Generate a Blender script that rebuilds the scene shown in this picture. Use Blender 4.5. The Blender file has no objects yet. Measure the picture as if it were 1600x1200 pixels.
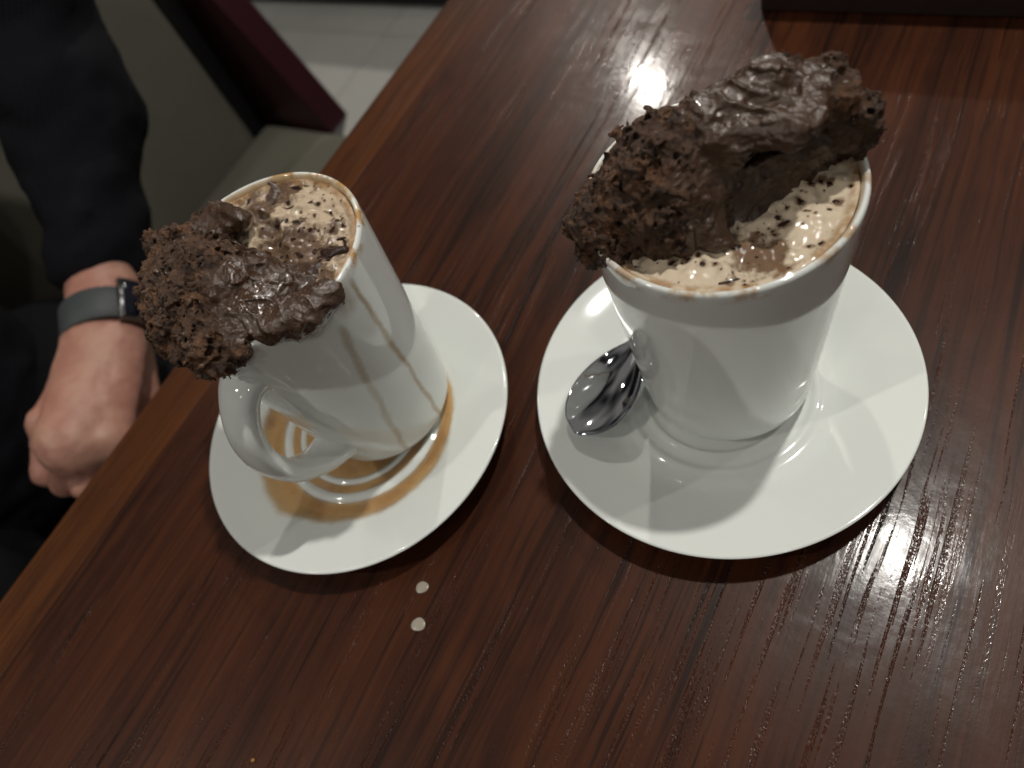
import bpy, bmesh, math, random
import numpy as np
from mathutils import Matrix, Vector

# ------------------------------------------------------------------ camera, world, lamps, exposure
scene = bpy.context.scene
COL = scene.collection
H = 0.29                                   # lens height above the table top (table top is z = 0)
F_PX = 1094.0                              # focal length in pixels of the 1600 px wide photograph
W = np.array([[0.8551008, 0.2661932, -0.4449087],     # world axes seen in camera axes (x right, y down, z forward)
              [0.4399850, -0.8265124, 0.3511273],
              [-0.2742549, -0.4960024, -0.8238725]])
cam_data = bpy.data.cameras.new('camera')
cam_data.sensor_width = 36.0
cam_data.lens = F_PX * 36 / 1600
cam_data.clip_start = 0.01
cam_data.clip_end = 50
cam_data.dof.use_dof = True
cam_data.dof.focus_distance = 0.245
cam_data.dof.aperture_fstop = 8.0
cam = bpy.data.objects.new('camera', cam_data)
COL.objects.link(cam)
rot = Matrix(((W[0][0], -W[0][1], -W[0][2]), (W[1][0], -W[1][1], -W[1][2]), (W[2][0], -W[2][1], -W[2][2])))
cam.matrix_world = Matrix.Translation((0, 0, H)) @ rot.to_4x4()
scene.camera = cam

world = bpy.data.worlds.new('World')
scene.world = world
world.use_nodes = True
wn_ = world.node_tree
bg = wn_.nodes['Background']
# a dim interior all round: uneven, slightly warm
_tc = wn_.nodes.new('ShaderNodeTexCoord')
_no = wn_.nodes.new('ShaderNodeTexNoise'); _no.inputs['Scale'].default_value = 1.7; _no.inputs['Detail'].default_value = 1
_ra = wn_.nodes.new('ShaderNodeValToRGB')
_ra.color_ramp.elements[0].position = 0.38; _ra.color_ramp.elements[0].color = (0.05, 0.05, 0.055, 1)
_ra.color_ramp.elements[1].position = 0.55; _ra.color_ramp.elements[1].color = (1.0, 0.96, 0.90, 1)
wn_.links.new(_tc.outputs['Generated'], _no.inputs['Vector']); wn_.links.new(_no.outputs['Fac'], _ra.inputs[0]); wn_.links.new(_ra.outputs[0], bg.inputs[0])
bg.inputs[1].default_value = 0.135

def lamp(name, loc, power, radius, colour):
    d = bpy.data.lights.new(name, 'POINT')
    d.energy = power
    d.shadow_soft_size = radius
    d.color = colour
    o = bpy.data.objects.new(name, d)
    o.location = loc
    COL.objects.link(o)
    return o
lamp('ceiling_lamp', (-1.36, 2.73, 2.0), 84, 0.045, (1.0, 0.95, 0.87))
lamp('ceiling_lamp', (0.15, 0.68, 1.6), 56, 0.03, (1.0, 0.97, 0.91))
lamp('ceiling_lamp', (-1.05, -0.95, 1.7), 26, 0.03, (1.0, 0.96, 0.89))
lamp('ceiling_lamp', (1.25, 1.60, 2.0), 20, 0.03, (1.0, 0.95, 0.87))
lamp('ceiling_lamp', (-2.20, 0.70, 2.0), 8, 0.03, (1.0, 0.94, 0.85))
lamp('ceiling_lamp', (-0.35, -1.70, 2.0), 12, 0.03, (1.0, 0.95, 0.87))
lamp('ceiling_lamp', (1.10, -0.80, 2.0), 12, 0.03, (1.0, 0.95, 0.87))

scene.view_settings.view_transform = 'Standard'
scene.view_settings.look = 'None'
scene.view_settings.gamma = 1
scene.view_settings.use_curve_mapping = False
scene.view_settings.exposure = 0.20
scene.render.resolution_x = 1024
scene.render.resolution_y = 768

# ------------------------------------------------------------------ helpers
rng = np.random.default_rng(7)
random.seed(5)

def at(px, py, z):
    """point of the photograph's pixel on the level z"""
    v = W @ np.array([px - 800.0, py - 600.0, F_PX])
    t = (z - H) / v[2]
    return np.array([0, 0, H]) + v * t

def tag(o, label=None, cat=None, group=None, kind=None):
    if label: o['label'] = label
    if cat: o['category'] = cat
    if group: o['group'] = group
    if kind: o['kind'] = kind
    return o

def empty(name, loc):
    o = bpy.data.objects.new(name, None)
    o.location = loc
    o.empty_display_size = 0.02
    COL.objects.link(o)
    return o

def mesh_obj(name, verts, faces, material, parent=None, loc=(0, 0, 0), smooth=True):
    me = bpy.data.meshes.new(name)
    if isinstance(verts, np.ndarray) and isinstance(faces, np.ndarray):
        me.vertices.add(len(verts)); me.vertices.foreach_set('co', verts.astype(np.float32).ravel())
        me.loops.add(faces.size); me.loops.foreach_set('vertex_index', faces.astype(np.int32).ravel())
        me.polygons.add(len(faces)); me.polygons.foreach_set('loop_start', np.arange(0, faces.size, faces.shape[1], dtype=np.int32))
        me.update(calc_edges=True)
    else:
        me.from_pydata([tuple(v) for v in verts], [], faces)
    me.materials.append(material)
    if smooth:
        me.polygons.foreach_set('use_smooth', [True] * len(me.polygons))
    me.update()
    o = bpy.data.objects.new(name, me)
    o.location = loc
    if parent: o.parent = parent
    COL.objects.link(o)
    return o

def float_attr(o, name, values):
    a = o.data.attributes.new(name, 'FLOAT', 'POINT')
    a.data.foreach_set('value', np.asarray(values, dtype=np.float32))

def lathe(profile, n=128):
    """profile: list of (r, z); closed at r = 0 ends"""
    v, f = [], []
    rings = []
    for r, z in profile:
        if r < 1e-6:
            rings.append([len(v)]); v.append((0, 0, z))
        else:
            rings.append(list(range(len(v), len(v) + n)))
            for i in range(n):
                a = 2 * math.pi * i / n
                v.append((r * math.cos(a), r * math.sin(a), z))
    for A, B in zip(rings[:-1], rings[1:]):
        for i in range(n):
            j = (i + 1) % n
            if len(A) == 1 and len(B) > 1: f.append((A[0], B[i], B[j]))
            elif len(B) == 1 and len(A) > 1: f.append((A[i], B[0], A[j]))
            elif len(A) > 1: f.append((A[i], B[i], B[j], A[j]))
    return v, f

def smooth_profile(pts, sub=6):
    """Catmull-Rom through the profile points"""
    out = []
    P = [pts[0]] + list(pts) + [pts[-1]]
    for i in range(1, len(P) - 2):
        p0, p1, p2, p3 = (np.array(P[k], float) for k in (i - 1, i, i + 1, i + 2))
        for s in range(sub):
            t = s / sub
            q = 0.5 * ((2 * p1) + (-p0 + p2) * t + (2 * p0 - 5 * p1 + 4 * p2 - p3) * t * t + (-p0 + 3 * p1 - 3 * p2 + p3) * t ** 3)
            out.append((max(q[0], 0.0), q[1]))
    out.append(tuple(pts[-1]))
    return out

def box(name, lo, hi, material, parent=None, bevel=0.002, loc=(0, 0, 0), segs=2):
    bm = bmesh.new()
    bmesh.ops.create_cube(bm, size=1)
    for v in bm.verts:
        v.co = Vector([(lo[k] + hi[k]) / 2 + v.co[k] * (hi[k] - lo[k]) for k in range(3)])
    if bevel:
        bmesh.ops.bevel(bm, geom=bm.edges[:], offset=bevel, segments=segs, affect='EDGES', profile=0.6)
    me = bpy.data.meshes.new(name)
    bm.to_mesh(me); bm.free()
    me.materials.append(material)
    me.polygons.foreach_set('use_smooth', [True] * len(me.polygons))
    o = bpy.data.objects.new(name, me)
    o.location = loc
    if parent: o.parent = parent
    COL.objects.link(o)
    wn = o.modifiers.new('wn', 'WEIGHTED_NORMAL'); wn.keep_sharp = True
    return o

# ---- numpy noise
_perm = np.random.default_rng(3).permutation(512)
_grad = np.random.default_rng(4).normal(size=(512, 3)); _grad /= np.linalg.norm(_grad, axis=1)[:, None]
def _h(i, j, k):
    return _perm[(_perm[(_perm[i & 511] + j) & 511] + k) & 511]
def pn(P, size, seed=0):
    """gradient noise, about -1..1; size = feature size in metres (scalar or xyz)"""
    q = P / np.asarray(size) + seed * 17.31
    i = np.floor(q).astype(int); f = q - i
    u = f * f * f * (f * (f * 6 - 15) + 10)
    out = 0
    for dx in (0, 1):
        for dy in (0, 1):
            for dz in (0, 1):
                g = _grad[_h(i[:, 0] + dx, i[:, 1] + dy, i[:, 2] + dz)]
                w = (u[:, 0] if dx else 1 - u[:, 0]) * (u[:, 1] if dy else 1 - u[:, 1]) * (u[:, 2] if dz else 1 - u[:, 2])
                out = out + w * (g[:, 0] * (f[:, 0] - dx) + g[:, 1] * (f[:, 1] - dy) + g[:, 2] * (f[:, 2] - dz))
    return out * 1.5
def fbm(P, size, octv=3, seed=0):
    a, s, out = 1.0, np.asarray(size, float), 0
    for o in range(octv):
        out = out + a * pn(P, s, seed + o * 3.7); a *= 0.5; s = s * 0.5
    return out
def worley(P, size, seed=0):
    """distance to the nearest cell point (in metres) and a random number of that cell"""
    q = P / size + seed * 9.7
    i = np.floor(q).astype(int); f = q - i
    best = np.full(len(P), 9.0); rnd = np.zeros(len(P))
    for dx in (-1, 0, 1):
        for dy in (-1, 0, 1):
            for dz in (-1, 0, 1):
                hsh = _h(i[:, 0] + dx, i[:, 1] + dy, i[:, 2] + dz)
                o = np.c_[dx + (_perm[hsh] / 512.0), dy + (_perm[(hsh + 77) & 511] / 512.0), dz + (_perm[(hsh + 191) & 511] / 512.0)] - f
                d = np.sqrt((o * o).sum(1))
                m = d < best
                best = np.where(m, d, best); rnd = np.where(m, _perm[(hsh + 300) & 511] / 512.0, rnd)
    return best * size, rnd

# ---- signed distance solids turned into a mesh (surface nets)
def capsule(P, a, b, ra, rb):
    a = np.asarray(a); b = np.asarray(b)
    ab = b - a
    t = np.clip(((P - a) @ ab) / max(ab @ ab, 1e-12), 0, 1)
    return np.linalg.norm(P - a - t[:, None] * ab, axis=1) - (ra + (rb - ra) * t)
def smin(a, b, k):
    h = np.clip(0.5 + 0.5 * (b - a) / k, 0, 1)
    return b + (a - b) * h - k * h * (1 - h)
def smax(a, b, k):
    return -smin(-a, -b, k)
def sstep(x, a, b):
    t = np.clip((x - a) / (b - a), 0, 1)
    return t * t * (3 - 2 * t)

def surface_nets(base, detail, lo, hi, h, band):
    lo = np.asarray(lo, float); hi = np.asarray(hi, float)
    n = np.ceil((hi - lo) / h).astype(int) + 1
    ax = [lo[k] + h * np.arange(n[k]) for k in range(3)]
    G = np.stack(np.meshgrid(*ax, indexing='ij'), -1).reshape(-1, 3)
    m = 4
    nc = n // m + 2
    cx = [lo[k] + h * m * np.arange(nc[k]) + h * (m - 1) / 2 for k in range(3)]
    dc = base(np.stack(np.meshgrid(*cx, indexing='ij'), -1).reshape(-1, 3)).reshape(nc)
    d = dc[(np.arange(n[0]) // m)[:, None, None], (np.arange(n[1]) // m)[None, :, None], (np.arange(n[2]) // m)[None, None, :]].reshape(-1)
    fine = np.abs(d) < band + 4 * h * 1.8
    d[fine] = base(G[fine])
    if detail is not None:
        near = np.abs(d) < band
        d[near] = detail(G[near], d[near])
    d = d.reshape(n)
    d[0] = d[-1] = 1; d[:, 0] = d[:, -1] = 1; d[:, :, 0] = d[:, :, -1] = 1
    s = d < 0
    c = n - 1
    corner = [(x, y, z) for x in (0, 1) for y in (0, 1) for z in (0, 1)]
    sub = lambda A, o: A[o[0]:o[0] + c[0], o[1]:o[1] + c[1], o[2]:o[2] + c[2]]
    cnt = sum(sub(s, o).astype(np.int8) for o in corner)
    act = (cnt > 0) & (cnt < 8)
    idx = np.argwhere(act)
    num = np.full(c, -1, dtype=np.int64); num[act] = np.arange(len(idx))
    vals = {o: sub(d, o)[act] for o in corner}
    acc = np.zeros((len(idx), 3)); k = np.zeros(len(idx))
    for o in corner:
        for axis in range(3):
            if o[axis] == 0:
                p = list(o); p[axis] = 1; p = tuple(p)
                a, b = vals[o], vals[p]
                m = (a < 0) != (b < 0)
                t = np.where(m, a / np.where(m, a - b, 1), 0)
                pos = np.tile(np.array(o, float), (len(idx), 1)); pos[:, axis] += t
                acc[m] += pos[m]; k[m] += 1
    V = lo + h * (idx + acc / k[:, None])
    F = []
    for axis in range(3):
        u, w = (axis + 1) % 3, (axis + 2) % 3
        e0 = [slice(None)] * 3; e1 = [slice(None)] * 3
        e0[axis] = slice(0, -1); e1[axis] = slice(1, None)
        A = s[tuple(e0)]; B = s[tuple(e1)]
        ch = np.argwhere(A != B)
        ch = ch[(ch[:, u] > 0) & (ch[:, w] > 0) & (ch[:, u] < c[u]) & (ch[:, w] < c[w])]
        inside = A[tuple(ch.T)]
        def cell(du, dw):
            q = ch.copy(); q[:, u] -= du; q[:, w] -= dw
            return num[tuple(q.T)]
        quad = np.stack([cell(1, 1), cell(0, 1), cell(0, 0), cell(1, 0)], 1)
        quad[~inside] = quad[~inside][:, ::-1]
        F.append(quad)
    F = np.concatenate(F)
    F = F[(F >= 0).all(1)]
    return V, F

# ---- materials
class Mat:
    def __init__(self, name):
        self.m = bpy.data.materials.new(name); self.m.use_nodes = True
        self.nt = self.m.node_tree; self.N = self.nt.nodes
        self.b = self.N['Principled BSDF']
    def node(self, t, **kw):
        n = self.N.new(t)
        for k, v in kw.items(): setattr(n, k, v)
        return n
    def put(self, sock, v):
        if hasattr(v, 'is_output') or isinstance(v, bpy.types.NodeSocket): self.nt.links.new(v, sock)
        elif v is not None:
            if isinstance(v, (tuple, list)) and len(v) == 3 and sock.type == 'RGBA': v = (*v, 1)
            sock.default_value = v
    def set(self, **kw):
        for k, v in kw.items(): self.put(self.b.inputs[k.replace('_', ' ')], v)
        return self
    def obj(self): return self.node('ShaderNodeTexCoord').outputs['Object']
    def mapping(self, vec, scale=(1, 1, 1), loc=(0, 0, 0), rot=(0, 0, 0)):
        n = self.node('ShaderNodeMapping')
        self.put(n.inputs[0], vec); n.inputs[1].default_value = loc; n.inputs[2].default_value = rot; n.inputs[3].default_value = scale
        return n.outputs[0]
    def noise(self, vec, scale, detail=4, rough=0.55, dist=0.0, col=False):
        n = self.node('ShaderNodeTexNoise')
        self.put(n.inputs['Vector'], vec); n.inputs['Scale'].default_value = scale
        n.inputs['Detail'].default_value = detail; n.inputs['Roughness'].default_value = rough; n.inputs['Distortion'].default_value = dist
        return n.outputs['Color' if col else 'Fac']
    def voro(self, vec, scale, feature='F1', out='Distance', rnd=1.0):
        n = self.node('ShaderNodeTexVoronoi', feature=feature)
        self.put(n.inputs['Vector'], vec); n.inputs['Scale'].default_value = scale; n.inputs['Randomness'].default_value = rnd
        return n.outputs[out]
    def ramp(self, fac, stops):
        n = self.node('ShaderNodeValToRGB'); self.put(n.inputs[0], fac)
        e = n.color_ramp.elements
        while len(e) < len(stops): e.new(0.5)
        for el, (p, c) in zip(e, stops):
            el.position = p
            el.color = (c, c, c, 1) if not isinstance(c, (tuple, list)) else (*c, 1)
        return n.outputs[0]
    def math(self, op, a, b=0.0, c=0.0, clamp=False):
        n = self.node('ShaderNodeMath', operation=op); n.use_clamp = clamp
        self.put(n.inputs[0], a); self.put(n.inputs[1], b); self.put(n.inputs[2], c)
        return n.outputs[0]
    def mix(self, fac, a, b, blend='MIX'):
        n = self.node('ShaderNodeMix', data_type='RGBA', blend_type=blend)
        self.put(n.inputs[0], fac); self.put(n.inputs[6], a); self.put(n.inputs[7], b)
        return n.outputs[2]
    def mixf(self, fac, a, b):
        n = self.node('ShaderNodeMix', data_type='FLOAT')
        self.put(n.inputs[0], fac); self.put(n.inputs[2], a); self.put(n.inputs[3], b)
        return n.outputs[0]
    def bump(self, height, strength=1.0, distance=0.001, normal=None):
        n = self.node('ShaderNodeBump'); n.inputs['Strength'].default_value = strength; n.inputs['Distance'].default_value = distance
        self.put(n.inputs['Height'], height)
        if normal is not None: self.put(n.inputs['Normal'], normal)
        return n.outputs[0]
    def sep(self, vec):
        n = self.node('ShaderNodeSeparateXYZ'); self.put(n.inputs[0], vec); return n.outputs
    def comb(self, x, y, z):
        n = self.node('ShaderNodeCombineXYZ')
        for s, v in zip(n.inputs, (x, y, z)): self.put(s, v)
        return n.outputs[0]
    def attr(self, name):
        n = self.node('ShaderNodeAttribute', attribute_name=name); return n.outputs['Fac']
    def step(self, x, a, b):
        n = self.node('ShaderNodeMapRange', interpolation_type='SMOOTHSTEP')
        self.put(n.inputs[0], x); n.inputs[1].default_value = a; n.inputs[2].default_value = b
        return n.outputs[0]

def wood_material(name, dark, mid, light, pore=1.0, offset=0.0):
    M = Mat(name)
    o = M.mapping(M.obj(), loc=(offset, offset * 0.7, 0))
    warp = M.noise(M.mapping(o, (14, 3.0, 14)), 1.0, 3, 0.5)
    x, y, z = M.sep(o)
    x2 = M.math('ADD', x, M.math('MULTIPLY', M.math('SUBTRACT', warp, 0.5), 0.02))
    v = M.comb(x2, y, z)
    broad = M.noise(M.mapping(v, (44, 3.8, 44)), 1.0, 5, 0.62)
    fine = M.noise(M.mapping(v, (230, 5, 230)), 1.0, 4, 0.6)
    tone = M.math('ADD', M.math('MULTIPLY', broad, 0.46), M.math('MULTIPLY', fine, 0.54))
    fig = M.noise(M.mapping(v, (15, 7, 15), loc=(7, 1, 2)), 1.0, 4, 0.6, 0.8)
    tone = M.math('ADD', tone, M.math('MULTIPLY', M.math('SUBTRACT', fig, 0.5), 0.42))
    colour = M.ramp(tone, [(0.30, dark), (0.5, mid), (0.74, light)])
    # open pores: short dark strokes in bands
    p1 = M.noise(M.mapping(v, (430, 11, 430)), 1.0, 3, 0.6)
    band = M.step(M.noise(M.mapping(v, (58, 2.0, 58), loc=(4, 2, 1)), 1.0, 3, 0.55), 0.46, 0.62)
    pores = M.math('MULTIPLY', M.step(p1, 0.545, 0.64), M.mixf(band, 0.50, 1.0))
    p2 = M.math('MULTIPLY', M.step(M.noise(M.mapping(v, (150, 3.2, 150), loc=(9, 3, 2)), 1.0, 2, 0.5), 0.60, 0.68), 0.8)
    streak = M.math('MAXIMUM', pores, p2)
    colour = M.mix(M.math('MULTIPLY', streak, 0.75 * pore), colour, tuple(c * 0.28 for c in dark))
    # dark smudgy rays
    ray = M.step(M.noise(M.mapping(v, (46, 10, 46), loc=(1, 8, 3)), 1.0, 4, 0.62), 0.58, 0.70)
    colour = M.mix(M.math('MULTIPLY', ray, 0.38), colour, tuple(c * 0.45 for c in dark))
    scr = M.noise(M.mapping(o, (700, 16, 700), rot=(0, 0, 1.25)), 1.0, 2, 0.5)
    scr2 = M.noise(M.mapping(o, (900, 14, 900), rot=(0, 0, -0.5)), 1.0, 2, 0.5)
    scratch = M.math('MAXIMUM', M.step(scr, 0.755, 0.80), M.step(scr2, 0.765, 0.81))
    peel = M.noise(o, 300, 3, 0.6)
    beads = M.noise(M.mapping(o, (1, .5, 1)), 620, 2, 0.6)
    line = M.math('MULTIPLY', M.step(M.noise(M.mapping(v, (480, 10, 480), loc=(2, 5, 7)), 1.0, 2, 0.5), 0.555, 0.64), M.mixf(band, 0.06, 1.0))
    dots = M.step(M.noise(M.mapping(o, (1, .7, 1)), 1100, 1, 0.5), 0.40, 0.62)
    hgt = M.math('SUBTRACT', M.math('MULTIPLY', peel, 0.10), M.math('MULTIPLY', line, M.math('ADD', 0.10, M.math('MULTIPLY', dots, 0.75))))
    hgt = M.math('ADD', hgt, M.math('MULTIPLY', M.noise(M.mapping(v, (500, 60, 500)), 1.0, 2, 0.5), 0.10))
    hgt = M.math('SUBTRACT', hgt, M.math('MULTIPLY', scratch, 0.06))
    nrm = M.bump(hgt, 0.8, 0.00045)
    M.set(Base_Color=colour, Roughness=0.40, Normal=nrm)
    M.b.inputs['Specular IOR Level'].default_value = 0.16
    M.b.inputs['Coat Weight'].default_value = 0.20
    M.put(M.b.inputs['Coat Roughness'], M.math('ADD', M.math('MULTIPLY', M.step(M.noise(o, 34, 5, 0.65, 0.8), 0.35, 0.7), 0.15), M.math('ADD', 0.075, M.math('MULTIPLY', scratch, 0.1))))
    M.put(M.b.inputs['Coat Normal'], nrm)
    return M.m

def china_material(name, seed=0, streaks=(), rimstain=0.0, height=0.117):
    M = Mat(name)
    o = M.obj()
    base = (0.72, 0.745, 0.715)
    wob = M.noise(o, 60, 2, 0.5)
    colour = M.mix(M.math('MULTIPLY', wob, 0.25), base, (0.67, 0.695, 0.665))
    x, y, z = M.sep(o)
    rough = 0.07
    if streaks:
        th = M.math('ARCTAN2', y, x)
        n1 = M.math('SUBTRACT', M.noise(M.comb(0.3 + seed, M.math('MULTIPLY', z, 1.0), 0.2), 55, 3, 0.5), 0.5)
        n2 = M.noise(o, 330, 4, 0.65)
        total = None
        for t0, slope, width, ztop, zbot, k in streaks:
            # slope: radians of turn for each metre down from the rim
            c = M.math('ADD', t0, M.math('MULTIPLY', M.math('SUBTRACT', height, z), slope))
            c = M.math('ADD', c, M.math('MULTIPLY', n1, 0.10))
            dd = M.math('ABSOLUTE', M.math('SUBTRACT', th, c))
            wv = M.noise(M.comb(t0 * 7, M.math('MULTIPLY', z, 1.0), seed), 70, 4, 0.65)
            dd = M.math('DIVIDE', dd, M.math('ADD', 0.15, M.math('MULTIPLY', wv, 1.9)))
            core = M.math('SUBTRACT', 1.0, M.step(M.math('ADD', dd, M.math('MULTIPLY', n2, width * 0.7)), width * 0.5, width * 1.6))
            core = M.math('MULTIPLY', core, M.math('MULTIPLY', M.step(z, zbot - 0.004, zbot + 0.003), M.math('SUBTRACT', 1.0, M.step(z, ztop - 0.003, ztop + 0.004))))
            core = M.math('MULTIPLY', core, k)
            total = core if total is None else M.math('MAXIMUM', total, core)
        total = M.math('MULTIPLY', total, M.math('ADD', 0.35, M.math('MULTIPLY', n2, 0.9)))
        colour = M.mix(total, colour, (0.34, 0.225, 0.095))
    if rimstain:
        edge = M.math('MULTIPLY', M.step(z, height - 0.0055, height - 0.001), M.step(M.noise(o, 85, 4, 0.65), 0.46, 0.62))
        colour = M.mix(M.math('MULTIPLY', edge, rimstain), colour, (0.42, 0.25, 0.10))
        spot = M.math('MULTIPLY', M.math('SUBTRACT', 1.0, M.step(M.voro(o, 120), 0.05, 0.11)), M.step(M.noise(o, 22, 2, 0.5), 0.56, 0.62))
        spot = M.math('MULTIPLY', spot, M.step(z, height * 0.6, height * 0.85))
        colour = M.mix(M.math('MULTIPLY', spot, 0.85), colour, (0.07, 0.03, 0.015))
    if rimstain:
        rad = M.math('SQRT', M.math('ADD', M.math('MULTIPLY', x, x), M.math('MULTIPLY', y, y)))
        inner = M.math('MULTIPLY', M.math('SUBTRACT', 1.0, M.step(M.math('ADD', rad, M.math('MULTIPLY', M.noise(o, 90, 3, 0.6), 0.0012)), 0.0412, 0.0424)), M.step(z, 0.09, 0.10))
        colour = M.mix(M.math('MULTIPLY', inner, 0.85 * rimstain), colour, M.mix(M.step(M.noise(o, 120, 4, 0.6), 0.5, 0.7), (0.62, 0.46, 0.27), (0.34, 0.18, 0.07)))
    M.set(Base_Color=colour, Roughness=rough, Normal=M.bump(M.noise(o, 45, 2, 0.4), 0.12, 0.001))
    M.b.inputs['Coat Weight'].default_value = 0.35
    M.b.inputs['Coat Roughness'].default_value = 0.04
    M.b.inputs['Subsurface Weight'].default_value = 0.0
    return M.m

def fabric_material(name, c1, c2, scale=900, rough=0.9, wear=0.35):
    M = Mat(name); o = M.obj()
    weave = M.math('MULTIPLY', M.math('SINE', M.math('MULTIPLY', M.sep(o)[1], scale)), M.math('SINE', M.math('MULTIPLY', M.sep(o)[2], scale)))
    n = M.noise(o, 18, 5, 0.6)
    M.set(Base_Color=M.mix(M.math('ADD', M.math('MULTIPLY', n, wear), M.math('MULTIPLY', M.noise(o, 420, 3, 0.6), 0.5), clamp=True), c1, c2), Roughness=rough,
          Normal=M.bump(M.math('ADD', weave, M.math('MULTIPLY', M.noise(o, 300, 3, 0.6), 1.5)), 0.5, 0.0006))
    M.b.inputs['Specular IOR Level'].default_value = 0.15
    return M.m

def plain(name, colour, rough=0.5, metallic=0.0, bump=0.0, bscale=200):
    M = Mat(name); o = M.obj()
    n = M.noise(o, bscale * 0.3, 4, 0.6)
    M.set(Base_Color=M.mix(n, colour, tuple(c * 0.75 for c in colour)), Roughness=rough, Metallic=metallic)
    if bump: M.set(Normal=M.bump(M.noise(o, bscale, 4, 0.6), bump, 0.001))
    return M.m

veneer = wood_material('stained_oak_veneer', (0.0150, 0.0041, 0.0017), (0.042, 0.0113, 0.0037), (0.074, 0.0210, 0.0058))
lipping = wood_material('stained_oak_lipping', (0.024, 0.0075, 0.0023), (0.062, 0.0185, 0.0044), (0.104, 0.0325, 0.0072), 0.6, 3.3)
burgundy = plain('burgundy_lacquer', (0.030, 0.004, 0.007), 0.32, 0, 0.1, 60)
black_and_shade = plain('black_and_shade', (0.006, 0.005, 0.006), 0.4)
khaki = fabric_material('khaki_upholstery', (0.088, 0.083, 0.066), (0.150, 0.142, 0.112))
dark_wool = fabric_material('navy_black_cloth', (0.0018, 0.0019, 0.0034), (0.0048, 0.005, 0.0075), 1400)
trouser_cloth = fabric_material('black_trouser_cloth', (0.003, 0.003, 0.0042), (0.007, 0.007, 0.009), 1200)
china_r = china_material('white_china_clean_mug', 2, streaks=((-2.36, 0.0, 0.018, 0.112, 0.03, 0.9),), rimstain=0.75)
china_l = china_material('white_china_stained_mug', 5, streaks=((0.05, 0.0, 0.042, 0.112, 0.004, 0.85), (-0.22, -3.6, 0.05, 0.10, 0.006, 0.6),
                                                             (-0.10, 0.2, 0.12, 0.1165, 0.103, 0.5)), rimstain=1.0)
china_plate = china_material('white_china_saucer', 9)

# ------------------------------------------------------------------ floor
def stone_material():
    M = Mat('pale_stone_tile'); o = M.obj()
    inf = M.node('ShaderNodeObjectInfo').outputs['Random']
    n = M.noise(M.math('ADD', 0, 0) and o, 5, 6, 0.62)
    c = M.mix(n, (0.30, 0.295, 0.27), (0.44, 0.435, 0.40))
    c = M.mix(M.math('MULTIPLY', inf, 0.5), c, (0.46, 0.455, 0.43))
    M.set(Base_Color=c, Roughness=M.math('ADD', 0.35, M.math('MULTIPLY', M.noise(o, 20, 4, 0.6), 0.3)), Normal=M.bump(M.noise(o, 60, 4, 0.6), 0.2, 0.001))
    return M.m
stone = stone_material()
grout = plain('grey_grout', (0.16, 0.155, 0.14), 0.9, 0, 0.3, 300)
FZ = -0.75
floor = mesh_obj('floor', [(-4.5, -2.2, FZ - 0.006), (2.2, -2.2, FZ - 0.006), (2.2, 4.2, FZ - 0.006), (-4.5, 4.2, FZ - 0.006)], [(0, 1, 2, 3)], grout, smooth=False)
tag(floor, 'pale grey stone tiled floor under the bench and table', kind='structure')
tile_proto = box('tile', (-0.248, -0.248, FZ - 0.014), (0.248, 0.248, FZ), stone, floor, 0.0025)
tile_proto.location = (-4.2, -1.9, 0)
for i in range(13):
    for j in range(12):
        if i == 0 and j == 0: continue
        t = tile_proto.copy(); t.location = (-4.2 + 0.5 * i, -1.9 + 0.5 * j, 0); COL.objects.link(t); t.parent = floor

# ------------------------------------------------------------------ table
EX = -0.3683
LIP = 0.034
table = tag(empty('table', (0, 0.35, FZ)), 'dark stained oak table carrying both mugs, with lighter orange wood edge strip', 'table')
TL = lambda lo, hi: ((lo[0], lo[1] - 0.35, lo[2] - FZ), (hi[0], hi[1] - 0.35, hi[2] - FZ))
def tbox(name, lo, hi, m, bev):
    return box(name, *TL(lo, hi), m, table, bev)
tbox('top_panel', (EX + LIP + 0.0002, -0.55, -0.028), (0.40, 1.10, 0.0), veneer, 0.0003)
tbox('edge_strip', (EX, -0.55, -0.030), (EX + LIP, 1.10, 0.0), lipping, 0.0006)
tbox('apron', (EX + 0.09, -0.45, -0.09), (0.33, 1.0, -0.0305), veneer, 0.002)
tbox('pedestal', (-0.03, 0.28, FZ + 0.03), (0.07, 0.42, -0.0905), burgundy, 0.004)
tbox('foot', (-0.28, 0.05, FZ), (0.32, 0.65, FZ + 0.0295), burgundy, 0.006)

# ------------------------------------------------------------------ saucers
SAUCER = smooth_profile([(0.0, 0.0052), (0.020, 0.0052), (0.0295, 0.0052), (0.0325, 0.0064), (0.0352, 0.0054), (0.0380, 0.0054), (0.0410, 0.0067), (0.0440, 0.0056), (0.048, 0.0056), (0.0515, 0.0064),
                         (0.057, 0.0086), (0.065, 0.0118), (0.073, 0.0145), (0.0785, 0.0161), (0.0799, 0.0163), (0.0806, 0.0157), (0.0800, 0.0147), (0.0785, 0.0138),
                         (0.073, 0.0115), (0.062, 0.0080), (0.050, 0.0045), (0.0455, 0.0025), (0.0445, 0.0), (0.0415, 0.0), (0.0405, 0.0018), (0.030, 0.0020), (0.0, 0.0020)], 5)
def saucer_z(r):
    top = [(a, b) for a, b in SAUCER][:len(SAUCER) // 2]
    return np.interp(r, [a for a, b in top[:66]], [b for a, b in top[:66]])
sv, sf = lathe(SAUCER, 160)
sf = [tuple(reversed(f)) for f in sf]
SL = (-0.220, 0.0758); SR = (-0.0602, 0.1491)
saucer_r = tag(mesh_obj('saucer', sv, sf, china_plate, loc=(SR[0], SR[1], 0.0004)), 'clean white china saucer with a steel teaspoon resting on it', 'saucer')
saucer_l = tag(mesh_obj('saucer', sv, sf, china_plate, loc=(SL[0], SL[1], 0.0004)), 'white china saucer holding a ring of spilled brown drink', 'saucer')

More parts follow.
